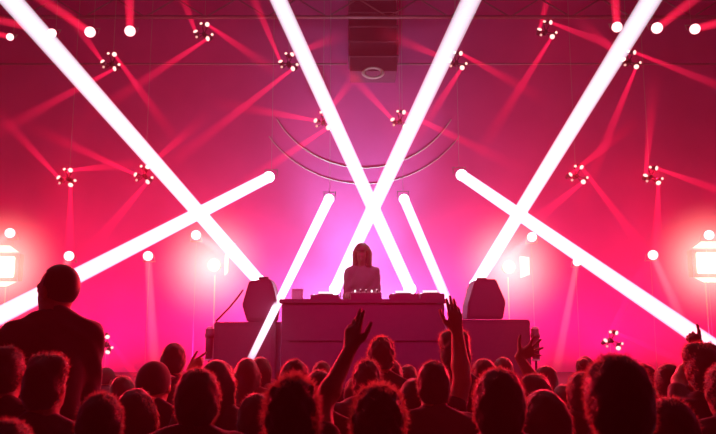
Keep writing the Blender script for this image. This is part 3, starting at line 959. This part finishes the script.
# --- glaring blinders with barn doors
BL = [(4, 267, 13.5, 'glaring square blinder with lit flaps behind the outstretched arm'),
      (214, 265, 10, 'glaring blinder between the standing man and the wedge speaker with the cable'),
      (509, 267, 10, 'glaring blinder beside the purple wedge speaker, over the spread open hand'),
      (707, 263, 13.5, 'glaring blinder with lit flaps at the edge, high above the raised fingertip')]
for (px, py, hp, lab) in BL:
    c = at(px, py, 11.3)
    k = mpp(c)
    base = Vector((c.x, c.y + 0.1, STZ))
    root = empty('stage_blinder', base)
    tag(root, lab, 'stage light', 'blinder lamps on stands')
    cc = c - base
    h = hp * k
    small = hp < 12
    bm = bmesh.new()
    if small: add_tube(bm, cc + Vector((0, 0.02, 0)), cc + Vector((0, 0.2, 0)), h * 0.6, h * 0.5, 20)
    else: add_box(bm, cc + Vector((-h, 0.02, -h)), cc + Vector((h, 0.20, h)))
    link('lamp_housing', bm_done(bm, 'lamp_housing', bevel=0.006), M['black'], root)
    bm = bmesh.new()
    if small:
        add_ball(bm, cc, h * 0.62, 24, 12, (1, 0.3, 1))
    else:
        add_box(bm, cc + Vector((-h * 0.78, -0.015, -h * 0.78)), cc + Vector((h * 0.78, 0.015, h * 0.78)))
        bmesh.ops.bevel(bm, geom=bm.edges[:], offset=h * 0.12, segments=3, affect='EDGES', clamp_overlap=True)
    link('lens', bm_done(bm, 'lens', True), M['blinder'], root)
    g = h * 1.08
    for (a0, a1, out) in (((-g, g), (g, g), (0, .42)), ((g, g), (g, -g), (.42, 0)), ((g, -g), (-g, -g), (0, -.42)), ((-g, -g), (-g, g), (-.42, 0))):
        if small and out[0] <= 0: continue
        f_ = 1.5 if small else 1.0
        bm = bmesh.new()
        q0 = cc + Vector((a0[0], -0.02, a0[1])); q1 = cc + Vector((a1[0], -0.02, a1[1]))
        w = Vector((out[0] * h * f_, -0.22, out[1] * h))
        ctr = (q0 + q1) / 2
        q2 = ctr + (q1 - ctr) * 0.8 + w; q3 = ctr + (q0 - ctr) * 0.8 + w
        add_prism(bm, [q0, q1, q2, q3], Vector((out[0], 0, out[1])).normalized() * 0.008)
        link('barn_door', bm_done(bm, 'barn_door'), M['white_plastic'] if not small or out[0] > 0 else M['dark_metal'], root)
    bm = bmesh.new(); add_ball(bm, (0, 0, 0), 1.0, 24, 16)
    o = link('emissive_haze', bm_done(bm, 'emissive_haze', True), M['halo'], root)  # this ball emits the glow itself, no lamp light is scattered
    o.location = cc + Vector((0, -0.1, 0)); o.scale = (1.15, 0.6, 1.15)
    tube_obj('stand_pole', cc + Vector((0, 0.1, -h)), (0, 0, 0), 0.010, M['pale_metal'], root)
    bm = bmesh.new(); add_tube(bm, (0, 0, 0), (0, 0, 0.03), 0.2, 0.18, 20)
    link('foot_plate', bm_done(bm, 'foot_plate'), M['dark_metal'], root)

# ------------------------------------------------------------------ DJ booth, speakers, gear
YB = 8.0
tl, tr = at(279, 299, YB), at(447, 299, YB)
TOPZ = tl.z
root = empty('dj_booth', ((tl.x + tr.x) / 2, YB + 0.45, STZ))
tag(root, 'wide dark DJ booth with a plain front in the middle of the stage', 'dj booth')
hw = (tr.x - tl.x) / 2
bm = bmesh.new(); add_box(bm, (-hw + 0.03, -0.43, 0.0), (hw - 0.03, 0.45, TOPZ - STZ - 0.05))
link('cabinet', bm_done(bm, 'cabinet', bevel=0.01), M['booth'], root)
bm = bmesh.new(); add_box(bm, (-hw, -0.45, TOPZ - STZ - 0.05), (hw, 0.47, TOPZ - STZ))
link('worktop', bm_done(bm, 'worktop', bevel=0.008), M['booth'], root)
bm = bmesh.new()
zb = at(358, 341, YB).z - STZ
add_box(bm, (-hw + 0.10, -0.445, zb), (hw - 0.10, -0.432, TOPZ - STZ - 0.12))
link('front_panel', bm_done(bm, 'front_panel', bevel=0.004), M['booth'], root)
bm = bmesh.new(); add_box(bm, (-hw + 0.06, -0.45, 0.0), (hw - 0.06, -0.432, 0.10))
link('kick_plate', bm_done(bm, 'kick_plate', bevel=0.003), M['black'], root)


def deck(px, lab, w=0.34, d=0.36, h=0.06):
    p = at(px, 297, YB + 0.42)
    r = empty('media_player', (p.x, YB + 0.50, TOPZ))
    tag(r, lab, 'dj player', 'players on the DJ booth')
    bm = bmesh.new(); add_box(bm, (-w / 2, -d / 2, 0), (w / 2, d / 2, h)); link('case', bm_done(bm, 'case', bevel=0.008), M['black'], r)
    bm = bmesh.new(); add_tube(bm, (0, -0.04, h), (0, -0.04, h + 0.014), 0.105, 0.10, 32); link('jog_wheel', bm_done(bm, 'jog_wheel', True), M['dark_metal'], r)
    bm = bmesh.new(); add_prism(bm, [Vector((-0.09, 0.08, h)), Vector((0.09, 0.08, h)), Vector((0.09, 0.15, h + 0.05)), Vector((-0.09, 0.15, h + 0.05))], Vector((0, 0.01, -0.006)))
    link('screen', bm_done(bm, 'screen'), M['led'], r)
    for i in range(4):
        bm = bmesh.new(); add_tube(bm, (-0.13, -0.13 + i * 0.035, h), (-0.13, -0.13 + i * 0.035, h + 0.008), 0.011, seg=10)
        link('button', bm_done(bm, 'button', True), M['led'], r)
    return r


deck(325, 'dark player on the booth top nearest the small pale box')
deck(404, 'dark player on the booth top in front of the lamp beside the DJ', h=0.07)
deck(432, 'dark player on the booth top nearest the raised palm', w=0.28, h=0.075)
p = at(366, 297, YB + 0.42)
r = empty('dj_mixer', (p.x, YB + 0.36, TOPZ))
tag(r, 'dark mixer with small lit knobs on the booth in front of the DJ', 'dj mixer')
bm = bmesh.new(); add_prism(bm, [Vector((-0.18, -0.2, 0)), Vector((-0.18, 0.2, 0)), Vector((-0.18, 0.2, 0.11)), Vector((-0.18, -0.2, 0.075))], Vector((0.36, 0, 0)))
link('case', bm_done(bm, 'case', bevel=0.006), M['black'], r)
for i in range(5):
    for j in range(3):
        bm = bmesh.new()
        zz = 0.079 + 0.0875 * (0.05 + j * 0.1)
        add_tube(bm, (-0.13 + i * 0.065, -0.15 + j * 0.1, zz), (-0.13 + i * 0.065, -0.15 + j * 0.1, zz + 0.028), 0.012, 0.010, 10)
        link('knob', bm_done(bm, 'knob', True), M['led'] if (i + j) % 3 == 0 else M['dark_metal'], r)
p = at(297, 299, YB + 0.15)
r = empty('storage_box', (p.x, YB + 0.2, TOPZ))
tag(r, 'small pale box standing on the booth corner beside the players', 'box')
bm = bmesh.new(); add_box(bm, (-0.062, -0.05, 0), (0.062, 0.05, 0.10)); link('box_body', bm_done(bm, 'box_body', bevel=0.006), M['frosted'], r)
bm = bmesh.new(); add_box(bm, (-0.066, -0.054, 0.10), (0.066, 0.054, 0.125)); link('lid', bm_done(bm, 'lid', bevel=0.005), M['white_plastic'], r)

YS = 8.25


def speaker(pts, lab, cable=None):
    ps = [at(x, y, YS) for x, y in pts]
    zmin = min(q.z for q in ps)
    cx = sum(q.x for q in ps) / len(ps)
    r = empty('wedge_speaker', (cx, YS + 0.2, zmin))
    tag(r, lab, 'speaker', 'wedge speakers beside the booth')
    off = r.location
    loc = [q - off for q in ps]
    bm = bmesh.new(); add_prism(bm, loc, Vector((0, 0.42, 0)))
    link('cabinet', bm_done(bm, 'cabinet', bevel=0.012), M['black'], r)
    c = sum(loc, Vector()) / len(loc)
    bm = bmesh.new()
    add_prism(bm, [c + (q - c) * 0.84 + Vector((0, -0.012, 0)) for q in loc], Vector((0, 0.02, 0)))
    link('grille', bm_done(bm, 'grille', bevel=0.004), M['grille'], r)
    bm = bmesh.new(); add_box(bm, c + Vector((-0.06, 0.16, max(q.z for q in loc) - c.z - 0.01)), c + Vector((0.06, 0.20, max(q.z for q in loc) - c.z + 0.025)))
    link('handle', bm_done(bm, 'handle', bevel=0.006), M['dark_metal'], r)
    return r


speaker([(249, 281), (268, 278), (272, 282), (277, 302), (274, 322), (247, 322), (242, 305)], 'angular wedge speaker on the box with the slanting cable')
speaker([(475, 281), (478, 279), (496, 279), (506, 302), (503, 319.3), (467, 319.3), (468, 304)], 'angular wedge speaker on the box over the spread open hand')


def sub(x0, x1, ytop, lab):
    a, b_ = at(x0, ytop, 8.15), at(x1, ytop, 8.15)
    r = empty('subwoofer', ((a.x + b_.x) / 2, 8.5, STZ))
    tag(r, lab, 'speaker', 'big bass boxes beside the booth')
    w = (b_.x - a.x) / 2; h = a.z - STZ
    bm = bmesh.new(); add_box(bm, (-w, -0.35, 0), (w, 0.35, h)); link('cabinet', bm_done(bm, 'cabinet', bevel=0.012), M['black'], r)
    bm = bmesh.new(); add_box(bm, (-w + 0.05, -0.365, 0.05), (w - 0.05, -0.345, h - 0.05)); link('grille', bm_done(bm, 'grille', bevel=0.004), M['grille'], r)
    return r


sub(214, 276, 322, 'big bass box under the wedge speaker with the cable')
sub(451, 530, 319.5, 'big bass box under the wedge speaker near the spread open hand')


def side_lamp(px, py, lab):
    p = at(px, py, 8.2)
    r = empty('side_lamp', (p.x, p.y + 0.05, STZ))
    tag(r, lab, 'stage light', 'small unlit lamps at the bass boxes')
    c = p - r.location
    zb = at(px, 359, 8.2).z - STZ
    bm = bmesh.new(); add_tube(bm, (0, 0, zb), (0, 0, c.z), 0.042, 0.048, 18); add_tube(bm, (0, 0, c.z - 0.10), (0, 0, c.z - 0.05), 0.054, 0.054, 18)
    link('lamp_housing', bm_done(bm, 'lamp_housing', True), M['black'], r)
    bm = bmesh.new(); add_ball(bm, (0, 0, c.z + 0.004), 0.042, 14, 8, (1, 1, 0.6)); link('lens', bm_done(bm, 'lens', True), M['frosted'], r)
    bm = bmesh.new(); add_tube(bm, (0, 0, zb - 0.02), (0, 0, zb), 0.05, 0.05, 18); link('lower_collar', bm_done(bm, 'lower_collar'), M['white_plastic'], r)
    tube_obj('stand_pole', (0, 0, zb - 0.02), (0, 0, 0), 0.014, M['dark_metal'], r, 8)
    return r


side_lamp(209, 329, 'small lamp on a stand beside the bass box with the cable')
side_lamp(536, 329, 'small lamp on a stand beside the bass box over the open hand')
cp = [at(243, 290, 8.22), at(238, 297, 8.25), at(229, 308, 8.3), at(221, 316, 8.33), at(216, 321.3, 8.36)]
cv, cf = [], []
for i, q in enumerate(cp):
    d = (cp[min(i + 1, 4)] - cp[max(i - 1, 0)]).normalized()
    u = d.cross(Vector((0, 1, 0))).normalized(); v = d.cross(u)
    cv += [q + (u * math.cos(k * math.pi / 4) + v * math.sin(k * math.pi / 4)) * 0.011 for k in range(8)]
    if i: cf += [((i - 1) * 8 + k, (i - 1) * 8 + (k + 1) % 8, i * 8 + (k + 1) % 8, i * 8 + k) for k in range(8)]
cf += [tuple(range(8))[::-1], tuple(range(32, 40))]
o = link('cable', mesh_from(cv, cf, 'cable', True), M['black'])
tag(o, 'dark cable slanting from the wedge speaker down to its bass box', 'cable')

# ------------------------------------------------------------------ people
CROWD = 'crowd facing the stage'


def place(o, x, y, z=0.0, turn=0.0):
    o.location = (x, y, z)
    o.rotation_euler = (0, 0, turn)


# key: px, top py, width px, head width m, hair, extra kwargs, label
PEOPLE = [
    ('HH', 614, 354.5, 63, .180, 'short', dict(hair_w=.004, shirt='black'), 'person with the largest, closest dark head, standing before the low lamp cluster'),
    ('M', 294, 375, 55, .186, 'bushy', dict(), 'person with a big fuzzy red-rimmed head below the shiny-edged head beside the raised bare arm'),
    ('S', 380, 383, 55, .190, 'bushy', dict(hair_w=.008, hair_mat='hair_brown'), 'person with wide tousled hair raising a bent-wrist arm before the booth'),
    ('KK', 668, 398, 54, .178, 'short', dict(shirt='charcoal'), 'person with a broad rounded head low in the frame, below the collared person'),
    ('AA', 499, 368.5, 50, .182, 'short', dict(hair_w=.003), 'person with a large dark head directly below the spread open hand'),
    ('B', 101, 393.5, 43, .170, 'short', dict(shirt='navy'), 'person with a smooth round head just below the standing man'),
    ('G', 198, 368, 43, .180, 'short', dict(hair_w=.006), 'person with square-cut thick hair below the pointing hand'),
    ('DD', 542, 389.5, 40, .172, 'bob', dict(shirt='grey'), 'person with smooth chin-length hair in front of the two heads by the open hand'),
    ('C', 137, 388.5, 37, .174, 'bob', dict(hair_mat='hair_brown'), 'person with sleek hair between the curly small head and the smooth round head'),
    ('L', 256, 393.5, 35, .176, 'short', dict(shirt='olive'), 'person partly hidden by the big fuzzy red-rimmed head, lower than the long-haired pair'),
    ('A', 48, 354, 34, .152, 'flat', dict(shirt='charcoal'), 'person with a squarish flat-topped head close behind the back of the standing man'),
    ('LL', 703, 342, 35, .180, 'flat', dict(shirt='black'), 'tall person with upright brush-cut hair and a raised finger near the picture edge'),
    ('D', 155, 362, 32, .180, 'cap', dict(shirt='navy'), 'person in a dark cap in front of the bare-eared person by the pointing hand'),
    ('H', 218, 360, 33, .176, 'long', dict(hair_mat='hair_fair', shirt='grey'), 'person with long streaky hair just behind the square-cut thick hair'),
    ('N', 320, 370.5, 30, .172, 'short', dict(shirt='red'), 'person with a rounded head tucked behind the raised arm with bent wrist'),
    ('V', 433, 360.5, 32, .172, 'short', dict(hair_w=.002), 'person with a smooth bright-rimmed head next to the tall raised palm'),
    ('O', 367, 358.5, 30, .178, 'bushy', dict(), 'person with curly hair right beside the raised arm with bent wrist'),
    ('U', 415, 378, 30, .166, 'long', dict(hair_mat='hair_brown', shirt='charcoal'), 'person with long straight hair raising an open palm towards the booth'),
    ('GG', 581, 372, 30, .176, 'short', dict(hair_w=.002), 'person whose narrow head shows beside the largest, closest dark head'),
    ('K', 294, 359.5, 29, .172, 'short', dict(shirt='navy'), 'person with a shiny-edged head behind the big fuzzy head'),
    ('W', 455, 330, 29, .178, 'flat', dict(hair_mat='hair_brown'), 'tall person whose head is crossed by the tall raised palm'),
    ('P', 382, 336, 28, .180, 'bushy', dict(hair_mat='hair_brown', hair_w=.006), 'tall person with a curly mop standing highest against the booth front'),
    ('JJ', 668, 363.5, 27, .166, 'short', dict(shirt='white', hood=True), 'person with an egg-shaped head and a pale collar line near the picture edge'),
    ('CC', 536, 374, 27, .176, 'flat', dict(), 'person with spiky messy hair just beneath the rearmost dark head past the open hand'),
    ('MM', 724, 363, 38, .178, 'short', dict(), 'person cut off by the picture edge beside the brush-cut head'),
    ('Q', 390, 359, 25, .166, 'short', dict(shirt='olive'), 'person with a small round head below the curly mop'),
    ('X', 483, 358.6, 26, .170, 'short', dict(shirt='navy'), 'person raising a spread open hand beside the purple bass box'),
    ('E', 174, 343, 23, .168, 'short', dict(), 'person with a visible ear, raising a pointing hand towards the bass box'),
    ('I', 247, 358, 23, .182, 'long', dict(shirt='red'), 'person with flowing hair nearest the foot of the short white beam'),
    ('II', 641, 363, 24, .168, 'short', dict(shirt='red'), 'person peeking out between the largest dark head and the egg-shaped head'),
    ('PB', 123, 376, 23, .170, 'short', dict(), 'person with a low flat hairline behind the sleek hair, near the standing man'),
    ('J', 261, 357, 19, .168, 'bob', dict(), 'person with a small rimmed head at the foot of the short white beam'),
    ('F', 170, 398, 21, .174, 'bushy', dict(), 'person with a small curly head in front of the capped person'),
    ('T', 356, 377, 21, .170, 'short', dict(), 'person half hidden between the curly hair and the wide tousled hair'),
    ('Z', 474, 374, 20, .172, 'short', dict(), 'person squeezed between the raised palm arm and the large dark head'),
    ('EE', 563, 384, 20, .162, 'bob', dict(), 'person with sleek hair ends between chin-length hair and the narrow head'),
    ('BB', 545, 365.5, 20, .178, 'short', dict(), 'person with the rearmost dark head past the open hand'),
    ('R', 408, 364.5, 19, .170, 'short', dict(), 'person with a thinly rimmed head right below the booth, by the long straight hair'),
    ('Y', 503, 357, 19, .172, 'short', dict(), 'person right under the wrist of the spread open hand'),
    ('FF', 585, 356, 18, .172, 'bun', dict(), 'person with a hair bun beside the largest dark head'),
    ('PA', 106, 368, 16, .170, 'cap', dict(), 'person in a small cap right at the elbow of the standing man'),
    ('AL', 8, 346, 35, .170, 'short', dict(shirt='charcoal'), 'person at the very edge under the outstretched arm'),
    ('NN', 8, 420, 46, .178, 'short', dict(), 'person whose head just shows in the bottom corner under the standing man'),
    ('SS', 230, 372, 19, .168, 'bob', dict(), 'person in the gap beneath the long-haired pair'),
    ('KA', 322, 361, 19, .168, 'short', dict(), 'person with a small head just behind the rounded head by the raised arm'),
]
pos = {'MAN': [62, 264.5, 39, .2, 3.6]}
for key, px, top, w, W, hair, kw, lab in PEOPLE:
    d = F * W / w
    # distance along the view direction -> Y
    p = at(px, top, 1.0); y = d / (p - CAM).dot(FWD)
    pos[key] = [px, top, w, W, y]
# ease bodies apart along their own lines of sight
for it in range(500):
    moved = False
    keys = list(pos)
    for i in range(len(keys)):
        for j in range(i + 1, len(keys)):
            a, b_ = pos[keys[i]], pos[keys[j]]
            pa, pb = at(a[0], a[1], a[4]), at(b_[0], b_[1], b_[4])
            dx = abs(pa.x - pb.x); dy = pb.y - pa.y
            if dx < 0.52:
                need = 0.40 * math.sqrt(max(0.0, 1 - (dx / 0.52) ** 2))
                if abs(dy) < need:
                    sgn = 1 if dy >= 0 else -1
                    push = (need - abs(dy)) * 0.25 + 0.003
                    a[4] -= sgn * push * (keys[i] != 'MAN'); b_[4] += sgn * push * (keys[j] != 'MAN')
                    moved = True
    if not moved: break

ARMS = {
    # key: (side, wrist px, py, dY, finger dir (world x, y, z), hand args)
    'S': [(-1, 350, 350, 0.30, (0.16, 0.35, 1.0), dict(curl=(0.05, 0.10, 0.35, 0.55), spread=0.06, tspread=0.75, tcurl=0.45, pole=(-1, 0.1, -0.4), palm=(0.5, 0.86, 0.1), L=1.08, s=1.0))],
    'U': [(1, 457.5, 329, 0.06, (-0.10, 0.10, 1.0), dict(curl=(0.03, 0.05, 0.15, 0.4), spread=0.05, tspread=0.80, tcurl=0.5, pole=(1, 0.1, -0.4), palm=(-0.25, 0.96, 0.1), L=1.14, s=1.16, fat=1.25))],
    'X': [(1, 519, 357, 0.18, (1.15, 0.1, 0.6), dict(s=1.15, fat=1.15, curl=(0.08, 0.08, 0.1, 0.12), spread=0.6, tspread=1.2, pole=(1, 0, -0.6)))],
    'E': [(1, 190, 369, 0.20, (0.85, 0.25, 0.65), dict(curl=(0.05, 1.2, 1.25, 1.25), spread=0.02, tspread=0.7, pole=(1, -0.2, -0.8)))],
    'LL': [(-1, 698, 347, 0.36, (0.0, 0.1, 1.0), dict(curl=(0.15, 1.2, 1.25, 1.25), spread=0.05, tspread=0.35, pole=(-1, 0.2, -0.5)))],
}
N_SMALL = 260
for key, px, top, w, W, hair, kw, lab in PEOPLE:
    Y = pos[key][4]
    p = at(px, top, Y)
    depth = (p - CAM).dot(FWD)
    wm = w * depth / F                                   # head-with-hair width that shows w px
    kw = dict(kw)
    base = 0.168 + 2 * kw.get('hair_w', 0.0) + (0.022 if hair == 'bushy' else 0.0)
    hs = min(max(wm / base, 0.90), 1.12)
    extra = {'bushy': 0.020, 'flat': 0.028, 'cap': 0.008, 'shaved': 0}.get(hair, 0.012) + kw.get('hair_w', 0)
    h = p.z - extra * hs
    kw['skin'] = random.choice(['skin_a', 'skin_a', 'skin_b'])
    kw.setdefault('shirt', random.choice(['black', 'charcoal', 'navy', 'grey', 'olive']))
    kw['trousers'] = random.choice(['denim', 'black'])
    kw['sleeve'] = 'long' if random.random() < 0.35 and key not in ARMS else 'short'
    kw['strands_n'] = int(2600 if w > 35 else 1300 if w > 24 else 700)
    kw['detail'] = 0.0085 if w > 35 else 0.010
    turn = math.atan2(-(0.0 - p.x) * 0.6, 9.0 - Y) * 0.5 * -1
    turn = -math.atan2(0.0 - p.x, 10.0 - Y) * 0.7 + random.uniform(-0.06, 0.06)
    yaw = random.uniform(-0.3, 0.3) * (hair != 'cap'); pit = random.uniform(-0.05, 0.12)
    arms = {}
    Rz = Matrix.Rotation(-turn, 3, 'Z')
    foot = Vector((p.x, p.y - 0.02, 0))
    for side, wx, wy, dY, fd, ha in ARMS.get(key, []):
        T = Rz @ (at(wx, wy, Y + dY) - foot)
        d = Rz @ Vector(fd)
        ha = dict(ha)
        ha['T'] = T; ha['d'] = d
        pn = Vector(ha.get('palm', (0, 1, 0.1)))
        ha['palm'] = Rz @ pn
        th = pn.cross(Vector(fd)) * (1 if pn.cross(Vector(fd)).x * -side > 0 else -1)
        ha['thumb'] = Rz @ th
        arms[side] = ha
    o = build_person(height=h, hs=hs, yaw=yaw, pitch=pit, hair=hair, arms=arms, **kw)
    place(o, foot.x, foot.y, 0, turn)
    tag(o, lab, 'person', CROWD)

# --- the man on the riser with an arm stretched out
pm = at(62, 264.5, 3.6)
RIS = 0.36
bm = bmesh.new(); add_box(bm, (pm.x - 0.55, pm.y - 0.22, 0), (pm.x + 0.33, pm.y + 0.3, RIS)); struct('riser_floor', bm, M['stage'], 0.01)
foot = Vector((pm.x - 0.018, pm.y, RIS))
turn = 0.30
Rz = Matrix.Rotation(-turn, 3, 'Z')
arms = {-1: dict(T=Rz @ (at(-62, 325, 3.62) - foot), pole=(0, -0.3, -1), d=Rz @ Vector((-1, 0.1, 0.05)), palm=(0, 0, -1), thumb=(0, 1, 0), curl=(.2, .2, .25, .3), spread=0.15),
        1: dict(T=V3(0.10, 0.30, 1.05), pole=(0.5, -1.0, -0.5), d=V3(-0.3, 1, 0.1), palm=V3(-1, 0, 0), thumb=V3(0, 0, 1), curl=(.6, .6, .6, .6), spread=.08)}
o = build_person(height=pm.z - RIS - 0.006, hs=1.14, yaw=0.80, pitch=0.0, hair='shaved', hair_mat='hair_dark', shirt='charcoal', sleeve='long', broad=0.97, arms=arms, detail=0.0075)
place(o, foot.x, foot.y, RIS, turn)
tag(o, 'man with cropped hair standing tall above the crowd, one arm stretched out sideways', 'person')

# --- the DJ
pd = at(362, 245, 9.15)
foot = Vector((pd.x, pd.y, STZ))
arms = {-1: dict(T=V3(-0.12, 0.30, 1.185), pole=V3(-0.25, -0.5, -1), d=V3(0.1, 1, -0.15), palm=V3(0, 0, -1), thumb=V3(1, 0, 0), curl=(.3, .3, .35, .35), spread=.15),
        1: dict(T=V3(0.12, 0.30, 1.185), pole=V3(0.25, -0.5, -1), d=V3(-0.1, 1, -0.15), palm=V3(0, 0, -1), thumb=V3(-1, 0, 0), curl=(.3, .3, .35, .35), spread=.15)}
o = build_person(height=pd.z - STZ - 0.012, hs=1.02, yaw=-0.15, pitch=-0.42, hair='bob', hair_w=0.022, hair_mat='hair_fair', skin='skin_c', shirt='grey', arms=arms, broad=0.92, sleeve='long')
place(o, foot.x, foot.y, STZ, math.pi)
tag(o, 'DJ with full chin-length hair standing behind the booth, hands on the players', 'person')

# ------------------------------------------------------------------ light and haze
def spot(loc, to, power, col, angle, blend=0.6, size=0.15, name='added_wall_wash'):
    l = bpy.data.lights.new(name, 'SPOT')
    l.energy = power; l.color = col; l.spot_size = math.radians(angle); l.spot_blend = blend; l.shadow_soft_size = size
    o = bpy.data.objects.new(name, l); COL.objects.link(o)
    o.location = loc
    o.rotation_euler = (Vector(to) - Vector(loc)).to_track_quat('-Z', 'Y').to_euler()
    return o


def point(loc, power, col, size=0.15, name='glow'):
    l = bpy.data.lights.new(name, 'POINT')
    l.energy = power; l.color = col; l.shadow_soft_size = size
    o = bpy.data.objects.new(name, l); COL.objects.link(o); o.location = loc
    return o


PINK = (1.0, 0.22, 0.52)
VIOLET = (0.50, 0.85, 1.0)
RED = (1.0, 0.008, 0.10)
RED2 = (1.0, 0.01, 0.20)
# added, unseen uplights that put the red and pink wash on the wall
for x, colr, pw in ((-7.0, RED, 190), (-5.6, RED, 190), (-4.2, RED2, 190), (-2.7, RED2, 190), (-1.4, PINK, 250), (0.0, VIOLET, 420),
                    (1.4, PINK, 250), (2.7, RED2, 190), (4.2, RED2, 190), (5.6, RED, 190), (7.0, RED, 190)):
    spot((x, 10.9, 1.3), (x * 1.02, BACK, 2.2), pw * 1.3, colr, 112, 1.0, 0.2)
# added uplight without a seen source, for the lavender glow behind the beams
spot((0, 10.6, 1.6), (0, BACK - 0.3, 3.8), 640, VIOLET, 54, 1.0, 0.2, 'added_violet_wash')
# blinders
for (px, py, hp, lab) in BL:
    point(at(px, py, 11.0), 60, (1.0, 0.06, 0.05), 0.18, 'blinder_glow')
    q = at(px, py - 2, 10.9)
    spot(q, (q.x * 0.15, 3.2, 1.62), 2100, (1.0, 0.004, 0.03), 44, 0.6, 0.15, 'crowd_backlight')
# back light onto the crowd
for (px, py), pw in (((66, 172), 1300), ((143, 169), 800), ((322, 115), 700), ((400, 114), 700), ((578, 169), 800), ((653, 170), 1300)):
    q = at(px, py, 11.1)
    spot(q, (q.x * 0.2, 3.4, 1.6), pw, (1.0, 0.004, 0.035), 40, 0.6, 0.06, 'crowd_backlight')
# added, unseen spots that brighten the booth and the DJ from in front
for x in (-2.4, 2.4):
    spot((x, 3.8, 7.6), (x * 0.2, 8.7, 1.9), 1400, (1.0, 0.015, 0.30), 30, 0.7, 0.3, 'added_front_fill')

w = bpy.data.worlds.new('haze'); sc.world = w
w.use_nodes = True
nt = w.node_tree
for n_ in list(nt.nodes): nt.nodes.remove(n_)
out = nt.nodes.new('ShaderNodeOutputWorld')
bg = nt.nodes.new('ShaderNodeBackground'); bg.inputs['Color'].default_value = (0, 0, 0, 1); bg.inputs['Strength'].default_value = 0.0
nt.links.new(bg.outputs[0], out.inputs['Surface'])
vs = nt.nodes.new('ShaderNodeVolumeScatter')
vs.inputs['Color'].default_value = (1.0, 0.30, 0.60, 1)
vs.inputs['Density'].default_value = 0.013
vs.inputs['Anisotropy'].default_value = 0.1
nt.links.new(vs.outputs[0], out.inputs['Volume'])

# ------------------------------------------------------------------ render look
sc.view_settings.view_transform = 'Standard'
sc.view_settings.look = 'None'
sc.view_settings.exposure = 0.0
sc.view_settings.gamma = 1.0
cy = sc.cycles
cy.use_denoising = True
cy.max_bounces = 4
cy.diffuse_bounces = 2
cy.glossy_bounces = 2
cy.transmission_bounces = 2
cy.volume_bounces = 0
cy.transparent_max_bounces = 64
cy.sample_clamp_indirect = 2.0
cy.volume_step_rate = 0.5
cy.volume_max_steps = 256
cy.caustics_reflective = False
cy.caustics_refractive = False
